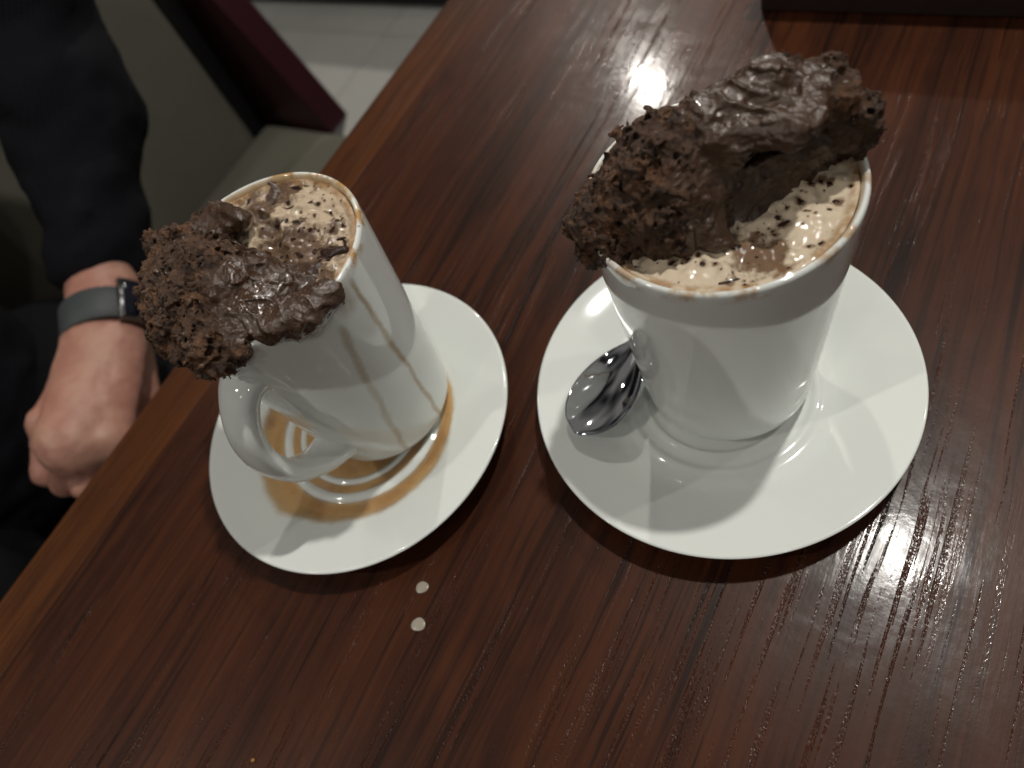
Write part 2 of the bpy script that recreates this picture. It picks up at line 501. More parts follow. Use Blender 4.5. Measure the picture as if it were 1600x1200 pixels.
# ------------------------------------------------------------------ mugs
MH = 0.117                                    # height of the mug itself
MUG = [(0.0, 0.003), (0.024, 0.003), (0.026, 0.0), (0.030, 0.0), (0.0325, 0.0012), (0.0345, 0.0045), (0.0358, 0.010), (0.0376, 0.035), (0.0404, 0.075), (0.0427, 0.108), (0.04305, 0.1145),
       (0.0429, 0.1164), (0.0420, 0.1172), (0.0410, 0.1166), (0.0403, 0.1140), (0.0398, 0.105), (0.0375, 0.075), (0.0342, 0.035), (0.0325, 0.012), (0.028, 0.007), (0.0, 0.0065)]
mv, mf = lathe(smooth_profile(MUG, 5), 144)
mf = [tuple(reversed(f)) for f in mf]
def build_mug(loc, m, label, angle, mat_handle):
    t = tag(empty('mug', loc), label, 'mug')
    mesh_obj('mug_body', mv, mf, m, t)
    # ear-shaped strap handle in the plane of 'angle'
    ctrl = [(0.0385, 0.0915), (0.0450, 0.0905), (0.0520, 0.0850), (0.0580, 0.0755), (0.0608, 0.0620), (0.0585, 0.0470), (0.0525, 0.0365), (0.0450, 0.0290), (0.0350, 0.0235)]
    path = smooth_profile(ctrl, 6)
    n = 20
    V, F = [], []
    ca, sa = math.cos(angle), math.sin(angle)
    for k, (r, z) in enumerate(path):
        a = path[max(k - 1, 0)]; b = path[min(k + 1, len(path) - 1)]
        tx, tz = b[0] - a[0], b[1] - a[1]; L = math.hypot(tx, tz); tx /= L; tz /= L
        nx, nz = tz, -tx
        s = k / (len(path) - 1)
        flare = 1 + 0.45 * (abs(2 * s - 1) ** 4)
        hw, ht = 0.0080 * flare, 0.0050 * (1 + 0.35 * (abs(2 * s - 1) ** 5))
        for i in range(n):
            q = 2 * math.pi * i / n
            cu, su = math.cos(q), math.sin(q)
            u = hw * math.copysign(abs(cu) ** 0.75, cu); w = ht * math.copysign(abs(su) ** 0.85, su)
            rr, zz = r + nx * w, z + nz * w
            V.append((rr * ca - u * sa, rr * sa + u * ca, zz))
    for k in range(len(path) - 1):
        for i in range(n):
            j = (i + 1) % n
            F.append((k * n + i, k * n + j, (k + 1) * n + j, (k + 1) * n + i))
    mesh_obj('handle', V, F, mat_handle, t)
    return t
ML = (-0.2121, 0.0900, 0.0070); MR = (-0.0586, 0.1560, 0.0066)
china_h = china_material('white_china_handle', 12)
mug_r = build_mug(MR, china_r, 'clean-sided white china mug standing beside the teaspoon', math.radians(68), china_h)
mug_l = build_mug(ML, china_l, 'tall white china mug streaked with brown drips, ear handle showing', math.radians(-82), china_material('white_china_spotted_handle', 14, rimstain=1.0))

# ------------------------------------------------------------------ drinks
def foam_material(name, base, dark, patch, relief):
    M = Mat(name); o = M.obj()
    n1 = M.noise(o, 70, 5, 0.6)
    c = M.mix(n1, base, tuple(b * 0.84 for b in base))
    coc = M.attr('cocoa')
    pat = M.step(M.math('ADD', M.math('MULTIPLY', coc, 1.15), M.math('MULTIPLY', M.math('SUBTRACT', M.noise(o, 230, 4, 0.6), 0.5), 2.0)), 0.40, 0.90)
    pat = M.math('MULTIPLY', pat, M.step(coc, 0.02, 0.2))
    c = M.mix(M.math('MULTIPLY', pat, 0.85), c, patch)
    # tiny specks
    sp = M.math('SUBTRACT', 1.0, M.step(M.voro(o, 420), 0.08, 0.20))
    sp = M.math('MULTIPLY', sp, M.step(M.noise(o, 75, 3, 0.5), 0.54, 0.66))
    c = M.mix(M.math('MULTIPLY', sp, 0.8), c, dark)
    edge = M.attr('edge')
    e = M.math('MULTIPLY', edge, M.step(M.noise(o, 150, 4, 0.6), 0.38, 0.6))
    c = M.mix(M.math('MULTIPLY', e, 0.75), c, (0.30, 0.15, 0.05))
    bub = M.voro(o, 1100)
    M.set(Base_Color=c, Roughness=0.06, Normal=M.bump(M.math('ADD', M.math('MULTIPLY', bub, 0.06), M.math('MULTIPLY', M.noise(o, 190, 1, 0.4), 1.5)), relief, 0.0011))
    M.b.inputs['Subsurface Weight'].default_value = 0.15
    M.b.inputs['Subsurface Radius'].default_value = (0.004, 0.0025, 0.0012)
    M.b.inputs['Subsurface Scale'].default_value = 0.5
    return M.m
choc_wet = plain('wet_dark_chocolate', (0.030, 0.0125, 0.0070), 0.10, 0, 0.5, 500)

def foam_height(P, seed, lump):
    r = np.hypot(P[:, 0], P[:, 1]) / 0.0395
    z = 0.0008 * (1 - r ** 2) - 0.0004
    P3 = np.c_[P[:, :2], np.zeros(len(P))]
    z = z + lump * (0.0013 * fbm(P3, 0.008, 2, seed) + 0.0009 * np.abs(pn(P3, 0.0045, seed + 2))) * (1 - r ** 6) + lump * 0.00035 * np.clip(pn(P3, 0.0035, seed + 6), -0.3, 1) * (1 - r ** 8)
    z = z + 0.0011 * sstep(r, 0.93, 1.0)
    return z

def build_drink(mug_loc, name, label, material, patches, seed, level, lump, flecks, strokes):
    """patches: cocoa powder (px, py, r m, k); flecks: (px, py, rx, ry, turn)"""
    loc = np.array([mug_loc[0], mug_loc[1], mug_loc[2] + level])
    nr, na = 110, 320
    R = 0.0401
    V = [(0, 0)]
    for i in range(1, nr + 1):
        for j in range(na):
            a = 2 * math.pi * j / na; r = R * i / nr
            V.append((r * math.cos(a), r * math.sin(a)))
    V = np.array(V); Z = foam_height(V, seed, lump)
    F = [(0, 1 + j, 1 + (j + 1) % na) for j in range(na)]
    for i in range(nr - 1):
        for j in range(na):
            k = (j + 1) % na
            F.append((1 + i * na + j, 1 + (i + 1) * na + j, 1 + (i + 1) * na + k, 1 + i * na + k))
    # underside: a plug that follows the mug's inside
    n0 = len(V)
    ring = V[-na:]
    V3 = np.c_[V, Z]
    low = np.c_[ring * ((0.0401 - 0.0018) / 0.0401), np.full(na, -0.03)]
    V3 = np.vstack([V3, low, [[0, 0, -0.03]]])
    for j in range(na):
        k = (j + 1) % na
        F.append((n0 - na + j, n0 + j, n0 + k, n0 - na + k))
        F.append((n0 + j, n0 + na, n0 + k))
    o = mesh_obj(name, V3, F, material, loc=loc)
    coc = np.zeros(len(V3))
    for px, py, r, k in patches:
        c = at(px, py, loc[2]) - loc
        coc = np.maximum(coc, k * np.exp(-((V3[:, 0] - c[0]) ** 2 + (V3[:, 1] - c[1]) ** 2) / (r * r)))
    for px, py, rx, ry, turn in flecks:
        c = at(px, py, loc[2]) - loc
        rr = 1.9 * math.sqrt(rx * ry) + 0.0004
        coc = np.maximum(coc, 0.8 * np.exp(-((V3[:, 0] - c[0]) ** 2 + (V3[:, 1] - c[1]) ** 2) / (rr * rr)))
    float_attr(o, 'cocoa', coc)
    float_attr(o, 'edge', sstep(np.hypot(V3[:, 0], V3[:, 1]) / R, 0.90, 0.985))
    tag(o, label, 'drink')
    # flecks and bubbles: little wet lumps lying in the foam
    FV, FF = [], []
    bm = bmesh.new(); bmesh.ops.create_icosphere(bm, subdivisions=2, radius=1)
    sv_ = np.array([v.co[:] for v in bm.verts]); sf_ = [tuple(v.index for v in f.verts) for f in bm.faces]; bm.free()
    r_ = np.random.default_rng(seed + 40)
    for px, py, rx, ry, turn in flecks:
        c = at(px, py, loc[2]) - loc
        if math.hypot(c[0], c[1]) > 0.0392: continue
        c[2] = foam_height(np.array([[c[0], c[1]]]), seed, lump)[0] - min(rx, ry) * r_.uniform(0.12, 0.36)
        q = sv_.copy()
        off = r_.uniform(-50, 50, 3)
        q *= (1 + 0.75 * pn(sv_ + off, 0.8, 3) + 0.3 * pn(sv_ + off, 0.4, 5))[:, None]
        q = q * [rx, ry, min(rx, ry) * 0.45]
        ct, st = math.cos(turn), math.sin(turn)
        q = np.c_[q[:, 0] * ct - q[:, 1] * st, q[:, 0] * st + q[:, 1] * ct, q[:, 2]] + c
        b = len(FV)
        FV.extend(q.tolist()); FF.extend([tuple(i + b for i in f) for f in sf_])
    fo = mesh_obj('chocolate_flecks', FV, FF, choc_wet, o)
    fo['kind'] = 'stuff'
    return o

def scatter(n, cx, cy, sx, sy, rmin, rmax, seed):
    r_ = np.random.default_rng(seed); out = []
    for i in range(n):
        r = rmin * (rmax / rmin) ** (r_.random() ** 2.2)
        out.append((cx + r_.normal() * sx, cy + r_.normal() * sy, r * r_.uniform(0.8, 1.5), r, r_.uniform(0, 3.1)))
    return out

foam_r = foam_material('cappuccino_foam', (0.66, 0.55, 0.41), (0.045, 0.02, 0.01), (0.10, 0.040, 0.012), 0.6)
foam_l = foam_material('mocha_foam', (0.53, 0.42, 0.30), (0.05, 0.022, 0.012), (0.070, 0.030, 0.013), 1.5)
fr = [(1268, 290, .0012, .0011, 0), (1282, 283, .0014, .0013, 0), (1296, 287, .0011, .001, 0), (1305, 312, .0016, .0011, .6), (1247, 316, .0013, .0012, 0), (1230, 327, .0007, .0006, 0),
      (1215, 345, .0010, .0008, 0), (1296, 330, .0008, .0006, 0), (1075, 405, .0010, .0009, 0), (1050, 410, .0011, .001, 0), (1098, 412, .0010, .0009, 0), (1265, 385, .0008, .0008, 0),
      (1225, 350, .0016, .0008, .8), (1090, 400, .0008, .0008, 0), (1150, 388, .0018, .0010, .3), (1140, 440, .0030, .0006, .6), (1285, 380, .0010, .0008, .3)]
fr += scatter(14, 1190, 375, 30, 22, .00025, .0009, 1) + scatter(10, 1270, 310, 34, 24, .0002, .0007, 2) + scatter(8, 1100, 415, 36, 14, .0002, .0008, 3) + scatter(12, 1175, 430, 60, 10, .0002, .0007, 4)
drink_r = build_drink(MR, 'foamy_drink', 'pale beige foam with a cocoa-dusted patch filling the clean-sided mug', foam_r,
                      [(1195, 402, 0.0085, 1.15), (1170, 392, 0.007, 1.0), (1225, 415, 0.006, 0.7), (1150, 440, 0.004, 0.5), (1270, 290, 0.006, 0.35)], 3, 0.1145, 1.5, fr, ())
fl = [(520, 358, .0034, .0026, .4), (535, 350, .0015, .0012, 0), (515, 330, .0012, .0010, 0), (441, 381, .0011, .0013, 0), (500, 392, .0020, .0012, .2), (524, 395, .0056, .0020, .3),
      (510, 405, .0030, .0014, .2), (466, 348, .0026, .0013, .4), (477, 352, .0016, .001, 0), (388, 312, .0042, .0034, .5), (400, 300, .0022, .0020, .2), (412, 345, .0034, .0013, -.6),
      (405, 335, .0024, .0012, -.4), (527, 345, .0012, .0010, 0), (530, 375, .0022, .0010, .5), (460, 378, .0016, .0010, .2), (466, 291, .0045, .0013, .25), (500, 288, .0030, .0011, .1), (438, 402, .0044, .0014, .1), (425, 415, .0034, .0013, .2),
      (470, 402, .0024, .0010, .1), (486, 363, .0014, .0009, .3), (455, 325, .0016, .0008, .3), (498, 320, .0010, .0008, 0)]
fl += scatter(26, 490, 360, 34, 34, .00025, .0015, 5) + scatter(22, 440, 395, 30, 22, .0003, .0014, 6) + scatter(18, 500, 430, 22, 16, .0003, .0012, 7) + scatter(14, 520, 300, 16, 14, .0002, .0007, 8)
drink_l = build_drink(ML, 'foamy_drink', 'wet beige foam strewn with melted chocolate in the drip-streaked mug', foam_l,
                      [(500, 285, 0.006, 0.8), (438, 302, 0.009, 1.2), (490, 395, .009, 1.1), (445, 400, 0.014, 1.5), (475, 408, 0.011, 1.3), (520, 372, 0.007, 0.7), (500, 425, .009, .9), (465, 350, .007, .5), (405, 335, .010, 1.3), (425, 365, .007, 1.0)], 8, 0.1146, 2.3, fl, ())

# ------------------------------------------------------------------ chocolate cake
def cake_material(name, crumb1, crumb2, gan1, gan2, wet):
    M = Mat(name); o = M.obj()
    g = M.step(M.math('ADD', M.attr('ganache'), M.math('MULTIPLY', M.math('SUBTRACT', M.noise(o, 160, 4, 0.6), 0.5), 0.5)), 0.38, 0.62)
    nc = M.noise(o, 260, 5, 0.65)
    crumb = M.mix(M.step(nc, 0.3, 0.72), crumb1, crumb2)
    dry = M.math('MULTIPLY', M.step(M.noise(o, 110, 6, 0.75), 0.48, 0.66), 0.8)
    crumb = M.mix(dry, crumb, (crumb2[0] * 1.7, crumb2[1] * 1.6, crumb2[2] * 1.4))
    gan = M.mix(M.noise(o, 90, 4, 0.6), gan1, gan2)
    shine = M.step(M.noise(o, 120, 3, 0.6), 0.40, 0.60)
    rc = M.mixf(M.math('MULTIPLY', shine, wet), 0.78, 0.26)
    rg = M.mixf(shine, 0.44, 0.36 - 0.45 * (wet - 0.4))
    pores = M.voro(o, 620)
    hc = M.math('ADD', M.math('MULTIPLY', pores, 0.9), M.math('MULTIPLY', M.noise(o, 800, 6, 0.75), 1.6))
    hg = M.math('ADD', M.math('MULTIPLY', M.noise(o, 170, 4, 0.6), 1.6), M.math('MULTIPLY', M.noise(o, 800, 3, 0.6), 0.35))
    M.set(Base_Color=M.mix(g, crumb, gan), Roughness=M.mixf(g, rc, rg), Normal=M.bump(M.mixf(g, hc, hg), 0.9, 0.0008))
    M.put(M.b.inputs['Coat Weight'], M.math('MULTIPLY', M.math('MULTIPLY', M.mixf(g, 0.25, 1.0), M.step(M.noise(o, 75, 4, 0.6), 0.42, 0.6)), wet * 0.9))
    M.b.inputs['Coat Roughness'].default_value = 0.09
    M.put(M.b.inputs['Coat Normal'], M.bump(M.noise(o, 380, 2, 0.5), 0.8, 0.0008))
    M.b.inputs['Specular IOR Level'].default_value = 0.5
    return M.m
cake_mat_r = cake_material('dark_chocolate_cake', (0.022, 0.0090, 0.0040), (0.086, 0.0385, 0.0155), (0.032, 0.0145, 0.0072), (0.064, 0.0320, 0.0165), 0.45)
cake_mat_l = cake_material('wet_chocolate_cake', (0.026, 0.0110, 0.0050), (0.096, 0.0445, 0.0185), (0.026, 0.0115, 0.0060), (0.070, 0.0345, 0.0170), 0.8)

def tri_dist(P, a, b, c):
    """distance to a flat triangle"""
    ba, cb, ac = b - a, c - b, a - c
    n = np.cross(ba, ac)
    pa, pb, pc = P - a, P - b, P - c
    sg = np.sign(pa @ np.cross(ba, n)) + np.sign(pb @ np.cross(cb, n)) + np.sign(pc @ np.cross(ac, n))
    def seg(e, p):
        t = np.clip((p @ e) / (e @ e), 0, 1)
        q = p - t[:, None] * e
        return (q * q).sum(1)
    edge = np.minimum(np.minimum(seg(ba, pa), seg(cb, pb)), seg(ac, pc))
    face = (pa @ n) ** 2 / (n @ n)
    return np.sqrt(np.where(sg < 2, edge, face))

def build_cake(name, label, material, origin, solids, plates, ganache, cuts, h, seed, smear):
    """solids: capsules (px, py, z, r, px, py, z, r, blend); plates: (list of (px, py, z), r, blend) fanned into triangles;
    ganache: balls (px, py, z, r); cuts: capsules taken away"""
    origin = np.asarray(origin, float)
    A = lambda q: at(q[0], q[1], q[2]) - origin
    caps = [(A(a[0:3]), A(a[4:7]), a[3], a[7], a[8]) for a in solids]
    cut = [(A(a[0:3]), A(a[4:7]), a[3], a[7], a[8]) for a in cuts]
    tris = []
    for poly, r, k in plates:
        q = [A(p) for p in poly]
        for i in range(1, len(q) - 1): tris.append((q[0], q[i], q[i + 1], r, k))
    gb = [(A(a[0:3]), a[3]) for a in ganache]
    pts = np.array([p for c in caps for p in c[:2]]); rr = max(max(c[2], c[3]) for c in caps)
    lo = pts.min(0) - rr - 0.006; hi = pts.max(0) + rr + 0.006
    def gmask(P):
        m = np.zeros(len(P))
        rag = 0.28 * fbm(P, 0.011, 3, seed + 30)
        for c, r in gb: m = np.maximum(m, 1 - sstep(np.linalg.norm(P - c, axis=1) / r + rag, 0.80, 1.10))
        return m
    def base(P):
        d = None
        for a, b, ra, rb, k in caps:
            c = capsule(P, a, b, ra, rb)
            d = c if d is None else smin(d, c, k)
        for a, b, c, r, k in tris:
            d = smin(d, tri_dist(P, a, b, c) - r, k)
        for a, b, ra, rb, k in cut:
            d = smax(d, -capsule(P, a, b, ra, rb), k)
        return d
    def detail(P, d):
        g = gmask(P); s = 1 - g
        d = d + 0.0022 * fbm(P, 0.015, 2, seed) * (0.35 + 0.65 * s)
        c = s > 0.05
        Q = P[c]; e = d[c]; w = s[c]
        # crumb: torn granules, fibres and pores
        Qw = Q + 0.0010 * np.c_[pn(Q, .0035, 1), pn(Q, .0035, 2), pn(Q, .0035, 3)]
        e = e + w * (0.0024 * fbm(Q, 0.0070, 2, seed + 5) - 0.0014 * (np.abs(pn(Qw, 0.0026, seed + 8)) - 0.25) * 2 + 0.0009 * pn(Qw, 0.0014, seed + 3) - 0.0022 * np.clip(pn(Qw, (0.0032, 0.0022, 0.0022), seed + 21) - 0.30, 0, 1))
        f1, rnd = worley(Qw, 0.0068, seed)
        e = smax(e, -(f1 - 0.0030 * rnd ** 1.6 * w), 0.0007)
        f2, rnd2 = worley(Qw, 0.0031, seed + 2)
        e = smax(e, -(f2 - 0.0012 * (0.3 + rnd2) * w), 0.0004)
        d[c] = e
        # ganache: smeared ridges and torn lips
        warp = P + 0.0035 * np.c_[pn(P, .011, seed + 4), pn(P, .011, seed + 6), pn(P, .011, seed + 7)]
        q = pn(warp, smear, seed + 9)
        ridge = np.clip(1 - np.abs(q) * 3.2, 0, 1) ** 1.6
        terr = np.clip(pn(warp, tuple(1.7 * v for v in smear), seed + 14) * 4, -1, 1)
        d = d - g * (0.0014 * ridge + 0.0008 * terr + 0.0006 * pn(warp, 0.0030, seed + 11) + 0.0004 * pn(P, 0.0014, seed + 12))
        return d
    V, F = surface_nets(base, detail, lo, hi, h, 0.0065)
    V, F = drop_islands(V, F, 250)
    o = mesh_obj(name, V, F, material, loc=origin)
    float_attr(o, 'ganache', gmask(V))
    tag(o, label, 'cake')
    return o

def drop_islands(V, F, minimum):
    n = len(V); lab = np.arange(n)
    E = np.vstack([F[:, [0, 1]], F[:, [1, 2]], F[:, [2, 3]], F[:, [3, 0]]])
    for it in range(400):
        m = np.minimum(lab[E[:, 0]], lab[E[:, 1]])
        new = lab.copy()
        np.minimum.at(new, E[:, 0], m); np.minimum.at(new, E[:, 1], m)
        new = new[new]; new = new[new]
        if (new == lab).all(): break
        lab = new
    cnt = np.bincount(lab, minlength=n)
    keep = cnt[lab] >= minimum
    idx = np.cumsum(keep) - 1
    F = F[keep[F].all(1)]
    return V[keep], idx[F]

solids_r = [
    (962, 343, .124, .0140, 1035, 302, .130, .0185, .006),      # sponge dome hanging over the rim
    (985, 362, .122, .0110, 1055, 352, .124, .0110, .006),
    (938, 312, .126, .0050, 992, 280, .132, .0090, .005),
    (926, 380, .119, .0045, 950, 372, .121, .0070, .004),
    (1046, 254, .137, .0142, 1105, 215, .143, .0115, .006),
    (1110, 205, .144, .0100, 1200, 150, .149, .0080, .006),     # back ridge
    (1200, 140, .149, .0080, 1295, 122, .150, .0060, .005),
    (1100, 290, .124, .0150, 1235, 205, .128, .0120, .006),     # core
    (1262, 195, .136, .0110, 1325, 192, .134, .0085, .005),     # torn right end
    (1305, 220, .126, .0060, 1335, 195, .133, .0060, .004),
    (1330, 185, .136, .0040, 1368, 202, .134, .0014, .003),
    (1302, 108, .150, .0036, 1320, 150, .147, .0040, .003),
    (974, 212, .132, .0030, 1004, 248, .134, .0050, .003),      # loose tufts behind
    (1014, 186, .136, .0024, 1032, 220, .138, .0045, .003),
]
plates_r = [
    ([(1110, 200, .145), (1180, 135, .150), (1302, 112, .152), (1272, 172, .151), (1240, 208, .151), (1120, 210, .147)], .0030, .003),   # smeared sheet with its lip
    ([(1108, 225, .141), (1262, 200, .132), (1275, 262, .119), (1108, 380, .118)], .0042, .003),                                          # wall under the lip
    ([(1102, 215, .145), (1125, 240, .143), (1118, 378, .123), (1098, 375, .121)], .0028, .003),                                          # fold running down
]
gan_r = [(1180, 180, .149, .020), (1240, 195, .148, .013), (1150, 300, .128, .024), (1220, 255, .130, .020), (1112, 300, .132, .014), (1110, 360, .124, .011), (1130, 240, .142, .014)]
cake_r = build_cake('cake_slab', 'big torn slab of dark chocolate cake with smeared ganache leaning on the clean-sided mug', cake_mat_r,
                    (MR[0], MR[1], 0.112), solids_r, plates_r, gan_r, [(1165, 236, .1385, .0042, 1280, 200, .1375, .0052, .002)], 0.00060, 2, (0.020, 0.007, 0.008))

solids_l = [
    (262, 428, .122, .0100, 322, 488, .122, .0145, .006),       # sponge hanging over the rim
    (300, 405, .124, .0110, 350, 450, .126, .0155, .006),
    (238, 378, .124, .0042, 275, 398, .124, .0080, .004),
    (222, 367, .124, .0014, 240, 382, .124, .0045, .003),
    (290, 376, .127, .0070, 340, 345, .128, .0045, .004),
    (252, 470, .120, .0080, 290, 522, .118, .0090, .005),
    (285, 522, .120, .0100, 335, 540, .121, .0100, .005),
    (335, 540, .121, .0100, 374, 545, .122, .0060, .005),
    (350, 470, .124, .0140, 420, 458, .121, .0110, .006),       # ganache body
    (370, 510, .121, .0080, 425, 498, .120, .0080, .005),
    (420, 480, .121, .0090, 490, 440, .118, .0050, .005),
    (424, 518, .122, .0056, 472, 498, .122, .0062, .003),       # melted roll along the rim
    (472, 498, .122, .0062, 512, 460, .122, .0050, .003),
    (470, 445, .119, .0040, 503, 424, .119, .0036, .003),
    (380, 405, .124, .0060, 400, 430, .122, .0080, .005),
    (434, 300, .1180, .0032, 430, 318, .1175, .0034, .004),
]
plates_l = [([(318, 350, .128), (345, 322, .130), (376, 345, .131), (345, 372, .128)], .0022, .003),
            ([(345, 372, .128), (376, 345, .131), (372, 392, .125)], .0020, .003)]
gan_l = [(370, 470, .124, .014), (415, 470, .122, .020), (470, 460, .120, .018), (500, 470, .119, .014), (375, 360, .128, .010), (345, 345, .128, .011), (390, 420, .124, .015),
         (370, 548, .118, .009), (450, 510, .121, .017), (505, 465, .121, .014), (400, 505, .120, .016), (425, 300, .118, .02)]
cuts_l = [(354, 378, .1305, .0052, 378, 412, .1295, .0072, .002)]
cake_l = build_cake('cake_chunk', 'wet crumbling chocolate cake chunk slumped over the rim of the drip-streaked mug', cake_mat_l,
                    (ML[0], ML[1], 0.112), solids_l, plates_l, gan_l, cuts_l, 0.00064, 6, (0.014, 0.008, 0.008))

# ------------------------------------------------------------------ spilled drink in the left saucer
def spill_material():
    M = Mat('spilled_mocha'); o = M.obj()
    dep = M.attr('depth')
    c = M.mix(M.step(dep, 0.0, 0.0010), (0.60, 0.41, 0.19), (0.46, 0.265, 0.105))
    c = M.mix(M.math('MULTIPLY', M.step(M.noise(o, 90, 5, 0.65), 0.48, 0.7), 0.5), c, (0.46, 0.30, 0.18))
    c = M.mix(M.math('MULTIPLY', M.step(M.noise(o, 38, 3, 0.5), 0.50, 0.68), 0.55), c, (0.24, 0.115, 0.040))
    a = M.math('ADD', M.step(dep, 0.0, 0.00045), M.math('MULTIPLY', M.math('SUBTRACT', M.noise(o, 140, 6, 0.7), 0.5), 1.1), clamp=True)
    a = M.math('MULTIPLY', M.math('MULTIPLY', a, M.step(dep, 0.0, 0.00012)), M.math('ADD', 0.35, M.math('MULTIPLY', M.step(dep, 0, 0.0007), 0.62)))
    M.set(Base_Color=c, Roughness=0.06, Alpha=a, Normal=M.bump(M.noise(o, 120, 3, 0.5), 0.15, 0.0006))
    return M.m
n_a, n_r = 260, 90
SPV, SPF, SPD = [], [], []
_A = np.array([[0.01 * math.cos(2 * math.pi * j / n_a), 0.01 * math.sin(2 * math.pi * j / n_a), 0] for j in range(n_a)])
_w = fbm(_A, 0.009, 4, 21)
LEVEL = 0.0061
for i in range(n_r + 1):
    for j in range(n_a):
        a = 2 * math.pi * j / n_a
        reach = 0.0565 + 0.0035 * math.cos(a - 4.2) + 0.0042 * _w[j]
        r = 0.006 + (reach - 0.006) * i / n_r
        zs = float(saucer_z(r))
        t = i / n_r
        film = 0.00010 * (1 - float(sstep(np.array([t]), 0.93, 1.0)[0]))
        z = max(zs + 0.00003 + film, LEVEL) if r < 0.0495 else zs + 0.00003 + film
        SPV.append((r * math.cos(a), r * math.sin(a), z))
        fade = 1 - float(sstep(np.array([t]), 0.83, 1.0)[0])
        SPD.append(max(z - zs - 0.00013, 0) + (0.0006 * fade if r > 0.0455 else 0))
for i in range(n_r):
    for j in range(n_a):
        k = (j + 1) % n_a
        SPF.append((i * n_a + j, (i + 1) * n_a + j, (i + 1) * n_a + k, i * n_a + k))
spill = mesh_obj('spilled_drink', SPV, SPF, spill_material(), loc=(SL[0], SL[1], 0.0004))
float_attr(spill, 'depth', SPD)
tag(spill, 'ring-shaped puddle of caramel brown drink around the foot of the drip-streaked mug', 'spill')

# ------------------------------------------------------------------ teaspoon
def steel_material():
    M = Mat('polished_steel'); o = M.obj()
    M.set(Base_Color=(0.68, 0.69, 0.72), Metallic=1.0, Roughness=M.math('ADD', 0.02, M.math('MULTIPLY', M.noise(o, 120, 4, 0.6), 0.07)), Normal=M.bump(M.noise(o, 70, 1, 0.4), 0.22, 0.0008))
    return M.m
steel = steel_material()
tip = at(903, 686, 0.0125); neck = at(988, 552, 0.018)
d = (neck - tip); d[2] = 0; bowl_len = np.linalg.norm(d) * 0.92; d /= np.linalg.norm(d)
side = np.array([-d[1], d[0], 0])
spoon = tag(empty('teaspoon', (tip[0], tip[1], 0.0)), 'polished steel teaspoon lying on the clean saucer, its handle behind the mug', 'spoon')
def spoon_sheet(outline, name, thickness, nv=14):
    """outline: list of (s, half width, z of centre line, depth of the dish)"""
    V, F = [], []
    O = np.array([tip[0], tip[1], 0])
    for s, hw, z, dep in outline:
        for k in range(nv + 1):
            u = -1 + 2 * k / nv
            p = np.array([tip[0], tip[1], 0]) + d * s + side * hw * u
            p[2] = z - dep * (1 - u * u)
            V.append(p - O)
    m = nv + 1
    for i in range(len(outline) - 1):
        for k in range(nv):
            F.append((i * m + k, (i + 1) * m + k, (i + 1) * m + k + 1, i * m + k + 1))
    o = mesh_obj(name, np.array(V), F, steel, spoon)
    sol = o.modifiers.new('thickness', 'SOLIDIFY'); sol.thickness = thickness; sol.offset = 0
    sub = o.modifiers.new('smooth', 'SUBSURF'); sub.levels = 1; sub.render_levels = 2
    return o
bl = 0.052
out = []
for i in range(19):
    t = i / 18
    hw = 0.0152 * (math.sin(math.pi * min(t * 1.0, 1) ** 0.80) ** 0.62 if 0 < t < 1 else 0)
    hw = max(hw, 0.0004)
    if t > 0.80: hw = max(hw * 1.0, 0.0036)
    rim = 0.0178 + 0.0035 * t * t
    out.append((bl * t, hw, rim, 0.0062 * math.sin(math.pi * t) ** 0.7 if 0 < t < 1 else 0))
spoon_sheet(out, 'bowl', 0.0011)
hand = []
for i in range(16):
    t = i / 15
    hw = 0.0034 - 0.0010 * math.sin(math.pi * min(t * 1.6, 1)) + 0.0032 * t ** 2
    if t > 0.93: hw *= 0.75
    z = 0.0213 + 0.006 * math.sin(math.pi * t * 0.9) - 0.004 * t
    hand.append((bl * 0.985 + 0.078 * t, hw, z, -0.0006))
spoon_sheet(hand, 'handle', 0.0018, 6)

# ------------------------------------------------------------------ small drops and a crumb on the table
milk = plain('milk', (0.38, 0.335, 0.27), 0.2)
def drop(px, py, r, label, material=milk, name='milk_drop', cat='drop', tall=0.20, group=None):
    p = at(px, py, 0)
    prof = [(r * math.sin(q), r * tall * math.cos(q)) for q in np.linspace(0, math.pi / 2, 9)]
    prof.append((0, 0))
    v, f = lathe(prof, 28)
    f = [tuple(reversed(q)) for q in f]
    v = np.array(v); a = np.arctan2(v[:, 1], v[:, 0])
    v[:, :2] *= (1 + 0.08 * np.sin(2 * a + px) + 0.04 * np.sin(3 * a + py))[:, None]
    o = mesh_obj(name, v, f, material, loc=(p[0], p[1], 0.0003))
    return tag(o, label, cat, group)
drop(660, 918, 0.0028, 'round white milk drop on the table, next to the spilled-on saucer')
drop(654, 976, 0.0031, 'larger white milk drop on the table, farther out from the spilled-on saucer')
drop(396, 1188, 0.0009, 'tiny golden crumb lying alone on the bare table', plain('crumb', (0.35, 0.17, 0.05), 0.7), 'crumb', 'crumb', 0.8)

# ------------------------------------------------------------------ guessed folder at the table's far end, added to cast the shadow there
folder_m = plain('dark_brown_leather', (0.020, 0.0085, 0.0075), 0.5, 0, 0.3, 400)
folder = tag(empty('stand_in_folder', (0.10, 0.47, 0)), 'made-up dark brown folder, added to cast the shadow beyond the cake slab', 'folder')
box('cover', (-0.225, -0.052, 0.0004), (0.20, -0.047, 0.055), folder_m, folder, 0.001)
box('pages', (-0.222, -0.0465, 0.0006), (0.197, -0.042, 0.053), plain('paper', (0.5, 0.48, 0.43), 0.8), folder, 0.0005)
box('cover', (-0.225, -0.0415, 0.0004), (0.20, -0.0365, 0.055), folder_m, folder, 0.001)

